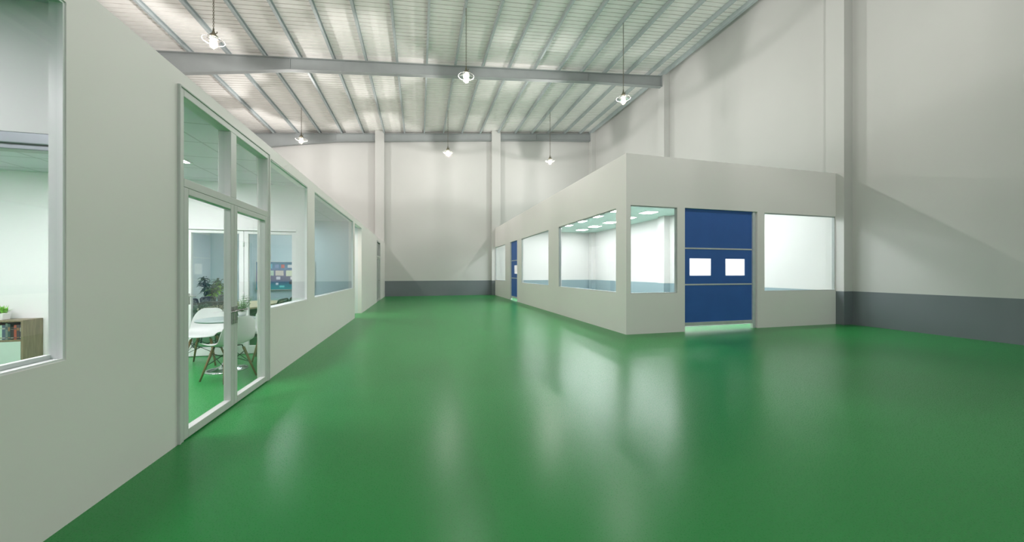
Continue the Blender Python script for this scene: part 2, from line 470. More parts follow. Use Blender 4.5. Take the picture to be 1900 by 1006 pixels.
def handle_set(parent, root, along, u, z, pface, sgn, lever_dir):
    """lever handle on a face; sgn = outward direction on the normal axis"""
    ox, oy, oz = root.location
    def P(uu, q, zz): return ((uu-ox, q-oy, zz-oz) if along == 'x' else (q-ox, uu-oy, zz-oz))
    pl = MB()
    a, b = P(u-.019, pface, z-.105), P(u+.019, pface+sgn*.008, z+.075)
    pl.box(a[0], b[0], a[1], b[1], a[2], b[2])
    p = pl.build('handle_plate', M['handle'], parent, bevel=.003)
    lv = MB()
    lv.tube([P(u, pface+sgn*.004, z+.03), P(u, pface+sgn*.045, z+.03)], .010, 10)
    lv.tube([P(u-.008*lever_dir, pface+sgn*.048, z+.03), P(u+.05*lever_dir, pface+sgn*.05, z+.03), P(u+.125*lever_dir, pface+sgn*.046, z+.028)], .009, 10)
    lv.tube([P(u, pface+sgn*.004, z-.06), P(u, pface+sgn*.014, z-.06)], .009, 10)
    lv.build('lever', M['handle'], p)

root = empty('door_3', (-2.84, 6.89, 0)); struct(root, 'white framed glazed double door into the meeting room', 'door')
mb = MB(); x0, x1 = D5[0]+2.84, D5[1]+2.84
mb.box(x0, x0+.055, -.06, .06, 0, 2.12); mb.box(x1-.075, x1, -.06, .06, 0, 2.12); mb.box(x0+.055, x1-.075, -.06, .06, 2.075, 2.12)
mb.build('frame', M['frame_in'], root, bevel=.004)
lf = door_leaf('leaf', 'x', -3.64, -2.842, .01, 2.07, 6.86, 6.91, root, M['frame_in'], .066, .05, .13)
handle_set(lf, root, 'x', -3.608, .96, 6.86, -1, 1)
rt = door_leaf('leaf', 'x', -2.838, -2.058, .01, 2.07, 6.86, 6.91, root, M['frame_in'], .066, .05, .13)
h = MB()
for zz in (.35, 1.0, 1.85):
    h.tube([(-.0, -.038, zz-.05), (-.0, -.038, zz+.05)], .013, 10); h.box(-.03, .03, -.034, -.028, zz-.035, zz+.035)
h.tube([(0, -.036, .3), (0, -.036, 1.95)], .003, 6)
h.build('latch_rod', M['frame_in'], rt)

# glazed double door with transom in the office front
root = empty('door_1', (XL, 4.27, 0)); struct(root, 'tall glazed double door with two transom lights and lever handles', 'door')
oy = 4.27
mb = MB()
def fb(ua, ub, za, zb, q0=-.10, q1=.012): mb.box(q0, q1, ua-oy, ub-oy, za, zb)
fb(3.41, 3.455, 0, 2.87); fb(5.10, 5.14, 0, 2.87); fb(3.455, 5.10, 2.81, 2.87)
fb(3.455, 5.10, 2.075, 2.145); fb(4.195, 4.31, 2.145, 2.81)
fb(3.395, 3.41, 0, 2.885, -.02, .02); fb(5.14, 5.155, 0, 2.885, -.02, .02); fb(3.41, 5.14, 2.87, 2.885, -.02, .02)
mb.build('frame', M['frame'], root, bevel=.004)
for a, b in ((3.455, 4.195), (4.31, 5.10)):
    g = MB(); g.box(-.048, -.040, a-oy, b-oy, 2.14, 2.815); g.build('transom_pane', M['glass'], root)
lf = door_leaf('leaf', 'y', 3.457, 4.262, .008, 2.074, XL-.055, XL+.010, root, M['frame'], .062, .055, .07)
rt = door_leaf('leaf', 'y', 4.266, 5.098, .008, 2.074, XL-.055, XL+.010, root, M['frame'], .068, .055, .07)
handle_set(lf, root, 'y', 4.232, .95, XL+.010, 1, -1)
handle_set(rt, root, 'y', 4.302, .95, XL+.010, 1, 1)
handle_set(rt, root, 'y', 4.308, .95, XL-.055, -1, 1)
for zz in (.28, 1.05, 1.86):
    h = MB(); h.tube([(-.068, 5.09-oy, zz-.05), (-.068, 5.09-oy, zz+.05)], .011, 10); h.box(-.066, -.056, 5.065-oy, 5.10-oy, zz-.04, zz+.04)
    h.build('hinge', M['frame_in'], rt)

# second, far glazed door in the office front
root = empty('door_2', (XL, 17.83, 0)); struct(root, 'narrow-looking glazed door with transom near the far wall', 'door')
oy = 17.83; mb = MB()
fb(17.08, 17.14, 0, 2.84); fb(18.52, 18.58, 0, 2.84); fb(17.14, 18.52, 2.78, 2.84); fb(17.14, 18.52, 2.06, 2.14)
mb.build('frame', M['frame'], root, bevel=.004)
g = MB(); g.box(-.048, -.040, 17.13-oy, 18.53-oy, 2.13, 2.79); g.build('transom_pane', M['glass'], root)
door_leaf('leaf', 'y', 17.145, 17.829, .008, 2.055, XL-.055, XL-.005, root, M['frame'], .07, .06, .09)
lf = door_leaf('leaf', 'y', 17.833, 18.515, .008, 2.055, XL-.055, XL-.005, root, M['frame'], .07, .06, .09)
handle_set(lf, root, 'y', 17.868, .95, XL-.005, 1, 1)

# ------------------------------------------------------------------ clean room block on the right
CF = [(4.52, 5.74, .9, 2.86), (5.944, 8.07, 0, 2.865), (8.29, 10.69, .9, 2.85)]
CS = [(7.29, 10.76, .9, 2.85), (11.70, 15.10, .9, 2.86), (15.81, 17.12, 0, 2.865), (18.155, 20.66, .9, 2.85)]
struct(wall_pieces(MB(), 'x', CY, CY+.1, CX, 10.7, 0, 4.0, CF).build('wall_clean_room_front', M['partition']))
mb = wall_pieces(MB(), 'y', CX, CX+.1, CY+.1, 20.68, 0, 4.0, CS)
struct(mb.build('wall_clean_room_side', M['partition']))
struct(MB().box(CX+.1, XR, CY+.1, YF, 3.93, 4.0).build('ceiling_clean_room', M['cleanceil']))
kw = dict(fr=M['greyframe'], gl=M['clear'], fw=.014, inset=.012, thick=.08)
window('x', CY, 1, *CF[0], 'small clean room window between the block corner and the wide blue door', **kw)
window('x', CY, 1, *CF[2], 'clean room window between the wide blue door and the hall column', **kw)
window('y', CX, 1, *CS[0], 'clean room window beside the block corner, ceiling lights seen through it', **kw)
window('y', CX, 1, *CS[1], 'middle clean room window on the long side, before the narrow blue door', **kw)
window('y', CX, 1, *CS[3], 'last clean room window on the long side, next to the far wall', **kw)

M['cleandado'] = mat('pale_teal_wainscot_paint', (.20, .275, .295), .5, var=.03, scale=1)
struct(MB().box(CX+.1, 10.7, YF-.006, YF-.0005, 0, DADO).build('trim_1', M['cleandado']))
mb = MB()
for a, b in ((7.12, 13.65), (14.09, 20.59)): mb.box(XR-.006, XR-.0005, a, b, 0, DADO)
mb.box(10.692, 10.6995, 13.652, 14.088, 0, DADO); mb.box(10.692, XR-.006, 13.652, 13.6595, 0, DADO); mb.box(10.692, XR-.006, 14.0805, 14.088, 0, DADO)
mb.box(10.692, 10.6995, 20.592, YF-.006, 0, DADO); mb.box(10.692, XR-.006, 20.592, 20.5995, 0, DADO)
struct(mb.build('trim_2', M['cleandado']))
def roll_door(name, along, u0, u1, g0, g1, p, sgn, wins, label):
    """fabric door: curtain spans u0..u1 in the plane p (sgn points into the room), guides beyond each end"""
    root = empty(name, (u0, p, 0) if along == 'x' else (p, u0, 0)); struct(root, label, 'door')
    ox, oy, oz = root.location
    def bx(m, ua, ub, za, zb, q0, q1, mi=0):
        q0, q1 = p+sgn*q0, p+sgn*q1
        if along == 'x': m.box(ua-ox, ub-ox, q0-oy, q1-oy, za, zb, mi)
        else: m.box(q0-ox, q1-ox, ua-oy, ub-oy, za, zb, mi)
    bars = (1.085, 1.935)
    zs = [.20, 1.07, 1.10, 1.92, 1.95, 2.865]
    c = MB()
    holes = [(a, b, 1.295, 1.70) for a, b in wins]
    tmp = MB()
    for za, zb in ((.20, 1.07), (1.10, 1.92), (1.95, 2.865)):
        if along == 'x': wall_pieces(c, 'x', p-oy+sgn*.055, p-oy+sgn*.062, u0-ox, u1-ox, za, zb, [(a-ox, b-ox, q, r) for a, b, q, r in holes])
        else: wall_pieces(c, 'y', min(p-ox+sgn*.055, p-ox+sgn*.062), max(p-ox+sgn*.055, p-ox+sgn*.062), u0-oy, u1-oy, za, zb, [(a-oy, b-oy, q, r) for a, b, q, r in holes])
    cur = c.build('curtain', M['curtain'], root)
    for a, b in wins:
        w = MB(); bx(w, a, b, 1.295, 1.70, .056, .061); w.build('vision_window', M['clearvis'], cur)
    for zb in bars:
        m = MB(); bx(m, u0, u1, zb-.017, zb+.017, .047, .07); m.build('stiffener_bar', M['alu'], root, bevel=.003)
    m = MB(); bx(m, u0, u1, .115, .20, .04, .085); m.build('bottom_bar', M['alu'], root, bevel=.004)
    for a, b in (g0, g1):
        if b - a < .01: continue
        m = MB(); bx(m, a, b-(b-a)*.45, 0, 2.865, .02, .098); bx(m, b-(b-a)*.45, b, 0, 2.865, .05, .098); m.build('guide_rail', M['galv'], root, bevel=.003)
    return root
M['clearvis'] = glass_mat('clear_vinyl_vision_panel', (.955, .955, .96))
roll_door('door_4', 'x', 5.944, 7.953, (0, 0), (7.953, 8.07), CY, 1, [(6.122, 6.731), (7.155, 7.738)],
          'wide blue roll-up door with two square vision panels')
roll_door('door_5', 'y', 15.81, 17.03, (0, 0), (17.03, 17.12), CX, 1, [(16.0, 16.5)],
          'narrow blue roll-up door with one vision panel on the long side')

# ------------------------------------------------------------------ ceiling light panels
def make_panel(x, y, z, dm, label, group, size=.6):
    r = empty('ceiling_light_panel', (x, y, z)); tag(r, label, 'ceiling light', group)
    h = size/2; f = MB()
    f.box(-h, h, -h, -h+.022, -.014, 0); f.box(-h, h, h-.022, h, -.014, 0)
    f.box(-h, -h+.022, -h+.022, h-.022, -.014, 0); f.box(h-.022, h, -h+.022, h-.022, -.014, 0)
    f.build('frame', M['frame_in'], r)
    d = MB(); d.box(-h+.022, h-.022, -h+.022, h-.022, -.010, -.002); d.build('diffuser', dm, r)
    return r
rows = ['over the wide blue door', 'one row in from the wide blue door', 'third row in from the front wall', 'fourth row in from the front wall',
        'fifth row in from the front wall', 'sixth row in from the front wall', 'next-to-last row before the far wall', 'in the last row before the far wall']
cols = ['nearest the long glazed side', 'along the room centre line', 'nearest the hall wall']
pp = None
for j, y in enumerate((8.35, 9.95, 11.52, 13.11, 14.66, 16.25, 17.9, 19.5)):
    for i, x in enumerate((6.1, 7.8, 9.5)):
        lab = 'square clean room ceiling light %s, %s' % (cols[i], rows[j])
        if pp is None: pp = make_panel(x, y, 3.93, M['pan_clean'], lab, 'clean room ceiling lights'); continue
        c = copy_tree(pp); c.location = (x, y, 3.93); c['label'] = lab
op = None
for x, y, lab in ((-3.26, 5.43, 'square office ceiling light above the round table'), (-5.0, 4.83, 'square office ceiling light near the bookshelf wall'),
               (-3.26, 3.63, 'square office ceiling light just inside the glazed double door'), (-5.0, 3.33, 'square office ceiling light deep in the table room'),
               (-6.8, 4.5, 'square office ceiling light above the far end of the bookshelf'), (-2.95, 1.3, 'square ceiling light in the cut-off window room'), (-5.0, .6, 'square ceiling light deep in the cut-off window room')):
    if op is None: op = make_panel(x, y, 2.86, M['pan_off'], lab, 'office ceiling lights'); continue
    c = copy_tree(op); c.location = (x, y, 2.86); c['label'] = lab
mp = None
for x, y, lab in ((-3.3, 8.2, 'square ceiling light over the meeting table, door end'), (-3.3, 9.8, 'square ceiling light over the meeting table, screen end'), (-3.2, 12.07, 'square ceiling light inside the corridor'), (-5.6, 12.07, 'square ceiling light deeper in the corridor')):
    dm = M['pan_meet'] if y < 12 else M['pan_corr']
    make_panel(x, y, 2.86, dm, lab, 'meeting room and corridor lights')

# ------------------------------------------------------------------ pendant lamps
def chain_mesh(length):
    mb = MB(); pitch = .046; n = int(length/pitch)+1
    for k in range(n):
        pts = []
        for t in range(10):
            a = 2*PI*t/10
            u, w = .0165*math.cos(a), .031*math.sin(a)
            pts.append((u, 0, w) if k % 2 == 0 else (0, u, w))
        o = MB().tube([(p[0], p[1], p[2] + .03 + k*pitch) for p in pts], .0052, 6, closed=True)
        mb.add(o.v, o.f, 0, True)
    return mb
LIGHT = bpy.data.lights.new('pendant_bulb', 'POINT')
LIGHT.energy = LAMP_W; LIGHT.color = (1.0, .965, .94); LIGHT.shadow_soft_size = .014
def make_pendant(x, y, label):
    z = 7.33
    r = empty('pendant_lamp', (x, y, z)); tag(r, label, 'pendant lamp', 'caged glass pendant lamps hanging from the roof')
    b = MB()
    b.lathe([(0, .262), (.020, .262), (.024, .232), (.034, .205), (.046, .165), (.074, .140), (.090, .118), (.094, .092), (.086, .088), (0, .088)], 28)
    b.lathe([(0, .300), (.013, .296), (.015, .258), (0, .258)], 14)
    b.tube([(.040, 0, .175), (.075, 0, .20), (.075, 0, .235)], .011, 8)
    b.build('cap', M['bronze'], r)
    g = MB()                                                 # glass reflector: a dish with four broad rounded wings
    NA, prof = 120, [(0, .100), (.05, .056), (.2, .034), (.5, .026), (1.0, .018)]
    def reach(a):
        q = (a + PI/4) % (PI/2) - PI/4
        dd = .046**2 - (.19*math.sin(q))**2
        return max(.138, .19*math.cos(q) + math.sqrt(dd)) if dd > 0 else .138
    topr, botr = [], []
    for t_, z_ in prof + [(2.0, 0)]:
        rt_, rb_ = [], []
        for k in range(NA+1):
            a = 2*PI*k/NA; R_ = reach(a)
            if t_ <= 1: rad, zz = .088 + (.132-.088)*t_, z_
            else: rad, zz = R_, .018 - .018*(R_-.132)/.104
            rt_.append((rad*math.cos(a), rad*math.sin(a), zz)); rb_.append((rad*math.cos(a), rad*math.sin(a), zz-.006))
        topr.append(rt_); botr.append(rb_)
    g.grid(topr); g.grid(botr[::-1])
    g.grid([topr[-1], botr[-1]]); g.grid([botr[0], topr[0]])
    sh = g.build('shade', M['lampglass'], r)
    rg = MB(); rg.tube([(.236*math.cos(2*PI*k/60), .236*math.sin(2*PI*k/60), -.003) for k in range(60)], .0042, 6, closed=True)
    rg.build('rim', M['rimglass'], sh)
    u = MB(); u.lathe([(0, .088), (.056, .088), (.060, .06), (.060, -.10), (.054, -.140), (.037, -.168), (.014, -.180), (0, -.182)], 32)
    u.build('bulb', M['bulb'], r)
    c = MB()
    for k in range(4):
        cs, sn = math.cos(PI*k/2), math.sin(PI*k/2)
        c.tube([(cs*q, sn*q, w) for q, w in ((.080, .095), (.082, .03), (.082, -.10), (.072, -.152), (.046, -.188), (.020, -.203))], .003, 6)
    for q, w in ((.083, .055), (.076, -.14)):
        c.tube([(q*math.cos(2*PI*k/24), q*math.sin(2*PI*k/24), w) for k in range(24)], .0035, 6, closed=True)
    c.tube([(.022*math.cos(2*PI*k/12), .022*math.sin(2*PI*k/12), -.205) for k in range(12)], .005, 6, closed=True)
    c.build('cage', M['bronze'], r)
    ch = chain_mesh(B(x)-z-.25); ch.build('chain', M['bronze'], r, loc=(0, 0, .255))
    lo = bpy.data.objects.new('bulb_light', LIGHT); COL.objects.link(lo); lo.parent = r; lo.location = (0, 0, -.09)
    return r
LX = (-5.105, 1.385, 6.77)
nm = [('over the office roof, nearer of two', 'in front of the nearer roof beam', 'above the front of the clean room block'),
      ('over the office roof, nearer the far wall', 'small against the far wall', 'above the back of the clean room block')]
for i, x in enumerate(LX):
    p = make_pendant(x, 10.72, 'caged glass pendant lamp on a chain ' + nm[0][i])
    q = copy_tree(p); q.location = (x, 17.72, 7.33); q['label'] = 'caged glass pendant lamp on a chain ' + nm[1][i]
    q = copy_tree(p); q.location = (x, 3.72, 7.33); q['label'] = 'caged glass pendant lamp on a chain ' + ('over the office roof, added unseen fill', 'over the aisle, added unseen fill', 'before the clean room block, added unseen fill')[i]  # extra row added above the view to light the near end

# ------------------------------------------------------------------ dining chairs and round table
def make_chair(name, label):
    r = empty(name); tag(r, label, 'chair', 'white shell chairs around the round table')
    prof = [(.196, .425, .198), (.186, .443, .216), (.15, .448, .232), (.09, .437, .238), (0, .428, .238), (-.09, .432, .238), (-.155, .455, .236),
            (-.195, .505, .232), (-.215, .575, .226), (-.228, .650, .214), (-.240, .725, .192), (-.250, .785, .150), (-.254, .818, .085)]
    rows = []
    for i, (yy, zz, w) in enumerate(prof):
        p0 = prof[max(i-1, 0)]; p1 = prof[min(i+1, len(prof)-1)]
        ty, tz = p1[0]-p0[0], p1[1]-p0[1]; l = math.hypot(ty, tz); ny, nz = tz/l*1.0, -ty/l   # inward normal
        if nz < 0 and i < 6: ny, nz = -ny, -nz
        curl = .045 if 1 <= i <= 9 else .02
        row = []
        for j in range(11):
            t = -1 + 2*j/10
            d = curl*abs(t)**2.4
            row.append((t*w, yy + ny*d, zz + nz*d))
        rows.append(row)
    MB().grid(rows).build('shell', M['shell'], r, solid=.008, subsurf=1)
    tops = {}
    for sx in (-1, 1):
        for sy in (-1, 1):
            l = MB(); a = (sx*.115, sy*.105-.0, .395); b = (sx*.205, sy*.205-.01, .002)
            tops[(sx, sy)] = (Vector(a), Vector(b))
            l.tube([a, ((a[0]+b[0])/2, (a[1]+b[1])/2, (a[2]+b[2])/2), b], .0165, 12, r2=.0105)
            l.build('leg', M['wood'], r)
    w = MB()
    def at(k, t): return tops[k][0].lerp(tops[k][1], t)
    for (k, l) in (((-1,-1),(1,-1)), ((-1,1),(1,1)), ((-1,-1),(-1,1)), ((1,-1),(1,1))):
        w.tube([at(k, .12), at(l, .52)], .0042, 6); w.tube([at(l, .12), at(k, .52)], .0042, 6)
    for k in tops:
        w.tube([at(k, .06), (k[0]*.10, k[1]*.10, .425)], .007, 6)
    w.tube([(-.10, .10, .424), (.10, .10, .424), (.10, -.10, .424), (-.10, -.10, .424)], .006, 6, closed=True)
    w.build('wire_brace', M['wire'], r)
    return r
def put(o, x, y, f, label=None):
    o.location = (x, y, 0); o.rotation_euler = (0, 0, math.atan2(f[1], f[0]) - PI/2)
    if label: o['label'] = label
    return o
ca = make_chair('shell_chair', 'white shell chair with wooden legs beside the meeting room door frame, behind the round table')
put(ca, -3.12, 6.30, (.12, -1))
cb = copy_tree(ca); put(cb, -2.39, 5.36, (-.86, .51), 'shell chair in front of the round table, its back turned to the hall')
cc = copy_tree(ca); put(cc, -2.32, 6.47, (.25, -.95), 'white shell chair half hidden behind the double door stile, beyond the turned chair')

r = empty('round_table', (-2.63, 5.85, 0)); tag(r, 'round white pedestal table with chrome base between the shell chairs', 'table')
MB().lathe([(0, .725), (.328, .725), (.340, .718), (.340, .702), (.325, .695), (0, .695)], 64).build('table_top', M['tabletop'], r)
MB().lathe([(0, .70), (.11, .70), (.11, .692), (.035, .675), (.032, .30), (.036, .12), (.055, .085)], 32).build('pedestal', M['chrome'], r)
MB().lathe([(.055, .088), (.075, .06), (.13, .035), (.21, .02), (.245, .012), (.25, 0), (0, 0)], 48).build('base', M['chrome'], r)

# small fern on the round table
def leaf_blade(mb, base, d, length, width, droop, mi=0):
    base = Vector(base); d = Vector(d).normalized()
    side = d.cross(Vector((0,0,1)))
    side = side.normalized() if side.length > 1e-4 else Vector((1,0,0))
    rows = []
    for k in range(5):
        t = k/4
        p = base + d*length*t + Vector((0,0,-droop*t*t))
        w = width*math.sin(PI*(.08+.92*t))*.5 + .0004
        if k == 4: w = .0006
        rows.append([p - side*w + Vector((0,0,w*.35)), p, p + side*w + Vector((0,0,w*.35))])
    mb.grid(rows, mi)
r = empty('potted_fern', (-2.53, 6.07, .725)); tag(r, 'little potted fern standing on the round table', 'plant')
MB().lathe([(0, 0), (.042, 0), (.055, .075), (.050, .075), (.046, .06), (0, .06)], 28).build('pot', M['pot'], r)
fo = MB(); rnd = random.Random(3)
for k in range(26):
    a = rnd.uniform(0, 2*PI); el = rnd.uniform(.5, 1.35); L_ = rnd.uniform(.15, .28)
    d = Vector((math.cos(a)*math.cos(el), math.sin(a)*math.cos(el), math.sin(el)))
    fo.tube([(0,0,.06), Vector((0,0,.06))+d*L_*.6, Vector((0,0,.06))+d*L_+Vector((0,0,-.03))], .0014, 5)
    for q in range(6):
        t = .3 + q*.13
        for s in (-1, 1):
            ad = a + s*1.0
            leaf_blade(fo, Vector((0,0,.06))+d*L_*t, (math.cos(ad), math.sin(ad), .15), .042, .017, .014)
fo.build('foliage', M['leafmid'], r)

# ------------------------------------------------------------------ bookshelf with books and plant
SX0, SX1, SY0, SY1 = -6.85, -5.385, 6.55, 6.825
r = empty('bookshelf', (SX0, SY0, 0)); tag(r, 'low wooden bookshelf with an open book row over pale fronts', 'bookshelf')
w, dp = SX1-SX0, SY1-SY0
mb = MB()
mb.box(0, .025, 0, dp, 0, .68); mb.box(w-.025, w, 0, dp, 0, .68); mb.box(0, w, 0, dp, .68, .702)
mb.box(.025, w-.025, .005, dp, .405, .43); mb.box(.025, w-.025, .005, dp, 0, .05); mb.box(.025, w-.025, dp-.012, dp, .05, .68)
mb.build('carcass', M['shelfwood'], r, bevel=.002)
for k in range(2):
    a = .028 + k*(w-.05)/2
    MB().box(a, a+(w-.06)/2, 0, .018, .052, .402).build('drawer_front', M['drawer'], r, bevel=.002)
bx_ = SX1 - .03
bc = [('dark navy', (.015, .025, .05)), ('charcoal', (.03, .03, .035)), ('orange red', (.30, .06, .03)), ('black', (.012, .012, .014)), ('dark teal', (.02, .06, .06)),
      ('grey green', (.12, .17, .14)), ('slate blue', (.04, .07, .11)), ('pale green', (.36, .52, .40)), ('cream', (.50, .52, .40)), ('black and white', (.02, .02, .02)),
      ('salmon', (.38, .14, .10)), ('dark blue', (.02, .04, .09)), ('crimson', (.35, .015, .015)), ('dark brown', (.05, .03, .02)), ('forest green', (.02, .09, .04)), ('pale blue', (.30, .42, .46)), ('grey', (.2, .22, .22)), ('maroon', (.12, .015, .02))]
for q_, c_ in enumerate(((.30, .30, .26), (.22, .12, .05), (.05, .07, .08))): M['band%d' % q_] = mat('book_spine_band_%d' % q_, c_, .5, var=.1, scale=30)
prev = None
brnd = random.Random(11)
for k, (cn, cc_) in enumerate(bc):
    th = brnd.uniform(.024, .040); hh = brnd.uniform(.175, .232); dd = brnd.uniform(.15, .19)
    bm_ = mat('book_cloth_%d' % k, cc_, .5, var=.15, scale=20)
    b = empty('book', (bx_-th, SY0+.03, .43))
    nb = 'beside the shelf end panel' if prev is None else 'next to the %s one' % prev
    tag(b, '%s book in the open shelf row, %s' % (cn, nb), 'book', 'books on the low shelf')
    cv = MB(); cv.box(0, .003, 0, dd, 0, hh); cv.box(th-.003, th, 0, dd, 0, hh); cv.box(.003, th-.003, 0, .003, 0, hh)
    cv.build('cover', bm_, b)
    MB().box(.003, th-.003, .003, dd-.004, .004, hh-.004).build('pages', M['pages'] if 'pages' in M else M.setdefault('pages', mat('paper_pages', (.7, .68, .58), .9, var=.05, scale=30)), b)
    for za, zb in ((.62, .80), (.10, .16)):
        st = MB(); st.box(.003, th-.003, -.0008, .0, hh*(za + .08*(k % 4 - 1)*(za > .5)), hh*zb)
        st.build('spine_band', M['band%d' % (k % 3)], b)
    bx_ -= th + .001; prev = cn
r = empty('potted_grass', (-5.73, 6.69, .702)); tag(r, 'small white pot of bright green grass leaves on top of the bookshelf', 'plant')
pm = MB(); pm.hexa([(-.05,-.05,0),(.05,-.05,0),(.05,.05,0),(-.05,.05,0)], [(-.06,-.06,.095),(.06,-.06,.095),(.06,.06,.095),(-.06,.06,.095)])
pm.build('pot', M['pot'], r, bevel=.006)
fo = MB(); rnd = random.Random(5)
for k in range(70):
    a = rnd.uniform(0, 2*PI); el = rnd.uniform(.5, 1.45); L_ = rnd.uniform(.08, .16)
    d = (math.cos(a)*math.cos(el), math.sin(a)*math.cos(el), math.sin(el))
    leaf_blade(fo, (rnd.uniform(-.035,.035), rnd.uniform(-.035,.035), .09), d, L_, .015, .03)
fo.build('foliage', M.setdefault('grassleaf', mat('bright_grass_leaf', (.20, .50, .06), .4, var=.25, scale=15)), r)

# ------------------------------------------------------------------ meeting room
r = empty('meeting_table', (-3.33, 8.15, 0)); tag(r, 'pale wooden meeting table behind the interior glazed door', 'table')
mb = MB(); out = []
for k in range(49):
    a = 2*PI*k/48
    c_, s_ = math.cos(a), math.sin(a)
    out.append((.46*math.copysign(abs(c_)**.45, c_), .95*math.copysign(abs(s_)**.35, s_)))
out = out[:-1]; n = len(out)
mb.add([(x, y, .71) for x, y in out] + [(x, y, .74) for x, y in out],
       [tuple(range(n-1, -1, -1)), tuple(range(n, 2*n))] + [(i, (i+1) % n, n+(i+1) % n, n+i) for i in range(n)])
mb.build('table_top', M['tablewood'], r, bevel=.003)
for yy in (-.55, .55):
    l = MB(); l.box(-.2, .2, yy-.03, yy+.03, .06, .71); l.box(-.26, .26, yy-.05, yy+.05, 0, .06)
    l.build('leg', M['black'], r, bevel=.005)

def make_mesh_chair(label):
    r = empty('mesh_chair'); tag(r, label, 'chair', 'black mesh chairs around the meeting table')
    s = MB(); rows = []
    for i in range(7):
        v = i/6; row = []
        for j in range(7):
            t = -1+2*j/6
            row.append((t*(.225-.02*v*v), .22-.44*v, .455 - .03*(v-.1)**2 + .012*abs(t)**2 - (.02 if i == 0 else 0)))
        rows.append(row)
    s.grid(rows).build('seat', M['black'], r, solid=.035, subsurf=1)
    pts = [(-.20, -.20, .47), (-.215, -.235, .60), (-.225, -.262, .74), (-.21, -.285, .845), (-.15, -.292, .868), (.15, -.292, .868), (.21, -.285, .845), (.225, -.262, .74), (.215, -.235, .60), (.20, -.20, .47)]
    MB().tube(pts, .017, 8, closed=True).build('back_frame', M['black'], r)
    rows = []
    for zz, yy, ww in ((.48, -.21, .20), (.60, -.245, .212), (.74, -.272, .222), (.855, -.293, .18)):
        rows.append([(t*ww, yy - .025*(1-t*t), zz) for t in (-1, -.5, 0, .5, 1)])
    MB().grid(rows).build('back_mesh', M['mesh'], r)
    for sx in (-1, 1):
        l = MB(); l.tube([(sx*.21, .20, .435), (sx*.23, .22, .22), (sx*.235, .235, .012)], .012, 8); l.build('leg', M['black'], r)
        l = MB(); l.tube([(sx*.205, -.20, .47), (sx*.22, -.23, .22), (sx*.235, -.27, .012)], .012, 8); l.build('leg', M['black'], r)
        a = MB(); a.tube([(sx*.222, -.245, .64), (sx*.255, -.14, .655), (sx*.26, .08, .655), (sx*.25, .17, .60), (sx*.22, .19, .44)], .012, 8); a.build('armrest', M['black'], r)
    return r
mc = make_mesh_chair('black mesh chair at the door end of the meeting table, tucked in'); put(mc, -3.36, 7.38, (0, 1))
seats = [(-3.87, 7.98, (1, .05), 'black mesh chair on the plant side of the meeting table, nearest the door'),
         (-3.90, 8.55, (1, -.05), 'middle black mesh chair on the plant side of the meeting table'),
         (-3.87, 9.12, (1, -.1), 'black mesh chair on the plant side of the meeting table, nearest the screen'),
         (-2.76, 7.55, (-1, .05), 'black mesh chair against the long window side of the table, nearest the door'),
         (-2.76, 8.12, (-1, .0), 'second black mesh chair from the door on the long window side'),
         (-2.76, 8.70, (-1, -.05), 'third black mesh chair from the door on the long window side')]
for x, y, f, lab in seats:
    c = copy_tree(mc); put(c, x, y, f, lab)

# wall screen
r = empty('wall_tv', (-3.615, 11.25, .88)); tag(r, 'flat wall screen showing rows of coloured tiles on the meeting room wall', 'tv')
W_, H_ = 1.47, .79
mb = MB(); mb.box(-W_/2, W_/2, -.055, -.012, 0, H_); mb.build('casing', M['black'], r, bevel=.006)
mb = MB(); e = .012
mb.box(-W_/2-.004, -W_/2+e, -.060, -.02, -.004, H_+.004); mb.box(W_/2-e, W_/2+.004, -.060, -.02, -.004, H_+.004)
mb.box(-W_/2+e, W_/2-e, -.060, -.02, -.004, e); mb.box(-W_/2+e, W_/2-e, -.060, -.02, H_-e, H_+.004)
mb.build('bezel', M['alu'], r)
mb = MB(); mb.box(-.25, .25, -.012, 0, .2, .6); mb.build('wall_bracket', M['black'], r)
def scr_mat():
    m, nt, N, L, b = new_mat('screen_picture')
    tc = N.new('ShaderNodeTexCoord'); sp = N.new('ShaderNodeSeparateXYZ'); L.new(tc.outputs['Generated'], sp.inputs[0])
    n = N.new('ShaderNodeTexNoise'); n.inputs['Scale'].default_value = 5; L.new(tc.outputs['Generated'], n.inputs['Vector'])
    ad = N.new('ShaderNodeMath'); ad.operation = 'MULTIPLY_ADD'; ad.inputs[1].default_value = .12; L.new(n.outputs['Fac'], ad.inputs[0]); L.new(sp.outputs['Z'], ad.inputs[2])
    cr = N.new('ShaderNodeValToRGB'); e = cr.color_ramp.elements
    e[0].position = .05; e[0].color = (.01, .22, .22, 1); e[1].position = 1.0; e[1].color = (.02, .12, .20, 1)
    for p, c in ((.22, (.01, .16, .20, 1)), (.34, (.01, .05, .14, 1)), (.40, (.05, .05, .12, 1)), (.72, (.08, .09, .19, 1)), (.85, (.05, .16, .27, 1))):
        q = e.new(p); q.color = c
    L.new(ad.outputs[0], cr.inputs['Fac'])
    L.new(cr.outputs[0], b.inputs['Emission Color']); b.inputs['Emission Strength'].default_value = 1.3
    b.inputs['Base Color'].default_value = (.01, .01, .01, 1); b.inputs['Roughness'].default_value = .2
    return m
sc_ = MB().box(-W_/2+e, W_/2-e, -.0575, -.0555, e, H_-e).build('screen', scr_mat(), r)
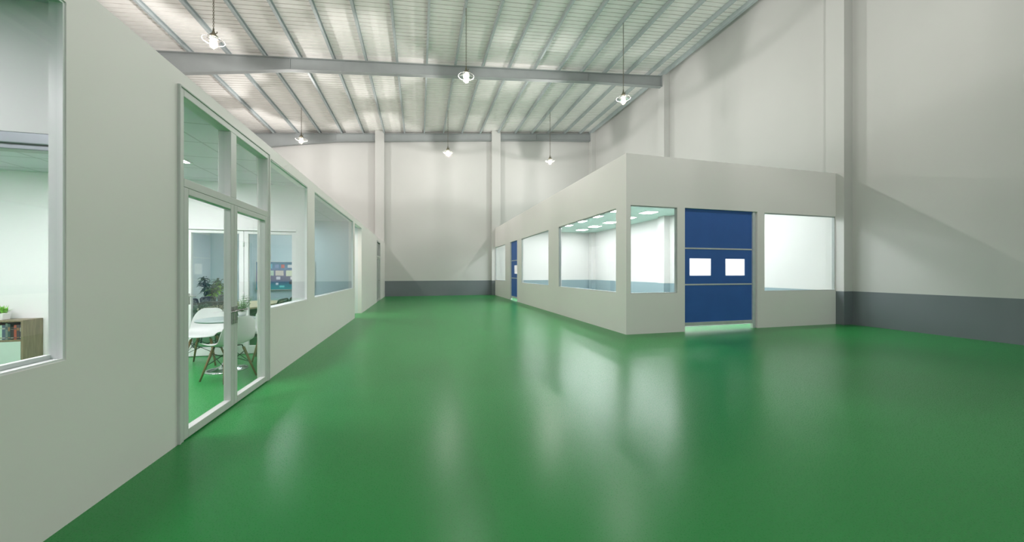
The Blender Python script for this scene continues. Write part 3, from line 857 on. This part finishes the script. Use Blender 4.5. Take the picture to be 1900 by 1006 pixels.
tiles = [(.02, .60, .10, .12, (.6, .65, .3)), (.15, .61, .11, .10, (.03, .12, .2)), (.29, .60, .09, .12, (.05, .3, .42)), (.45, .61, .10, .10, (.12, .2, .35)), (.60, .61, .085, .10, (.42, .10, .09)), (.76, .62, .13, .085, (.55, .6, .62)), (.95, .61, .12, .10, (.10, .13, .17)), (1.13, .61, .10, .10, (.06, .36, .45)), (1.28, .61, .12, .10, (.3, .35, .1)),
         (.02, .42, .13, .13, (.15, .4, .4)), (.20, .40, .22, .14, (.3, .45, .35)), (.46, .40, .20, .14, (.48, .46, .40)), (.72, .385, .30, .16, (.55, .62, .45)), (1.08, .40, .20, .14, (.55, .55, .5)), (1.31, .40, .13, .14, (.2, .25, .4)),
         (.48, .29, .10, .08, (.45, .48, .55)), (.83, .29, .10, .08, (.6, .6, .62)), (1.13, .29, .10, .08, (.35, .2, .2)), (.22, .29, .10, .08, (.5, .3, .3)),
         (.80, .16, .13, .08, (.01, .02, .03)), (.47, .14, .06, .06, (.45, .55, .6)), (.56, .07, .12, .05, (.1, .5, .48)), (1.0, .08, .3, .03, (.08, .5, .5))]
for k, (tx, tz, tw, th, tc_) in enumerate(tiles):
    MB().box(-W_/2+tx+.02, -W_/2+tx+tw+.02, -.0585, -.0574, tz, tz+th).build('screen_tile', mat('screen_tile_%d' % k, (.01,.01,.01), .3, emit=tc_, estr=1.2), sc_)

# leafy plant in the corner of the meeting room
r = empty('leafy_plant', (-4.87, 10.15, 0)); tag(r, 'bushy potted plant in the meeting room corner, dark leaves with lime ones', 'plant')
MB().lathe([(0, 0), (.15, 0), (.19, .34), (.175, .34), (.165, .30), (0, .30)], 32).build('pot', M['pot'], r)
MB().lathe([(0, .305), (.166, .305), (.166, .29), (0, .29)], 24).build('soil', M['soil'], r)
st = MB(); fd = MB(); fl = MB(); rnd = random.Random(21)
for k in range(9):
    a = 2*PI*k/9 + rnd.uniform(-.3, .3); rr = rnd.uniform(.08, .30); top = rnd.uniform(.95, 1.33)
    p0 = Vector((.04*math.cos(a), .04*math.sin(a), .30)); p2 = Vector((rr*math.cos(a), rr*math.sin(a), top))
    p1 = p0.lerp(p2, .5) + Vector((0, 0, .08)) - Vector((math.cos(a), math.sin(a), 0))*rr*.25
    st.tube([p0, p1, p2], .010, 6, r2=.005)
    for q in range(30):
        t = rnd.uniform(.45, 1.0)
        base = p1.lerp(p2, (t-.4)/.6)
        aa = rnd.uniform(0, 2*PI); el = rnd.uniform(-.6, .7)
        d = Vector((math.cos(aa)*math.cos(el), math.sin(aa)*math.cos(el), math.sin(el)))
        lime = (p2.x > .05 and base.z < 1.25 and rnd.random() < .55) or (base.x > .12 and rnd.random() < .5)
        leaf_blade(fl if lime else fd, base, d, rnd.uniform(.11, .20), rnd.uniform(.04, .062), .05)
st.build('stem', M['bark'], r)
o = fd.build('foliage', M['leafdark'], r)
o = fl.build('foliage', M['leaflime'], r); o['label'] = 'lime green leaves'

# ------------------------------------------------------------------ world, camera, view
w = bpy.data.worlds.new('hall_world'); SC.world = w; w.use_nodes = True
w.node_tree.nodes['Background'].inputs['Color'].default_value = (.95, .98, 1.0, 1)
w.node_tree.nodes['Background'].inputs['Strength'].default_value = SKY_FILL
cam = bpy.data.cameras.new('camera'); co = bpy.data.objects.new('camera', cam); COL.objects.link(co)
F, HY, VX = 654.7, 504.9, 777.5
cam.sensor_fit = 'HORIZONTAL'; cam.sensor_width = 36.0; cam.lens = 36.0*F/1900
cam.shift_y = (HY-503.0)/1900
cam.clip_start = .05; cam.clip_end = 200
co.location = (0, 0, 1.38)
co.rotation_euler = (PI/2, 0, -math.atan((950-VX)/F))
SC.camera = co
vs = SC.view_settings
vs.view_transform = 'Standard'; vs.look = 'None'; vs.gamma = 1; vs.use_curve_mapping = False; vs.exposure = 0.0
SC.cycles.caustics_refractive = False
SC.cycles.caustics_reflective = False
SC.cycles.sample_clamp_indirect = 6.0
SC.cycles.max_bounces = 14
SC.cycles.diffuse_bounces = 6
SC.cycles.transparent_max_bounces = 24
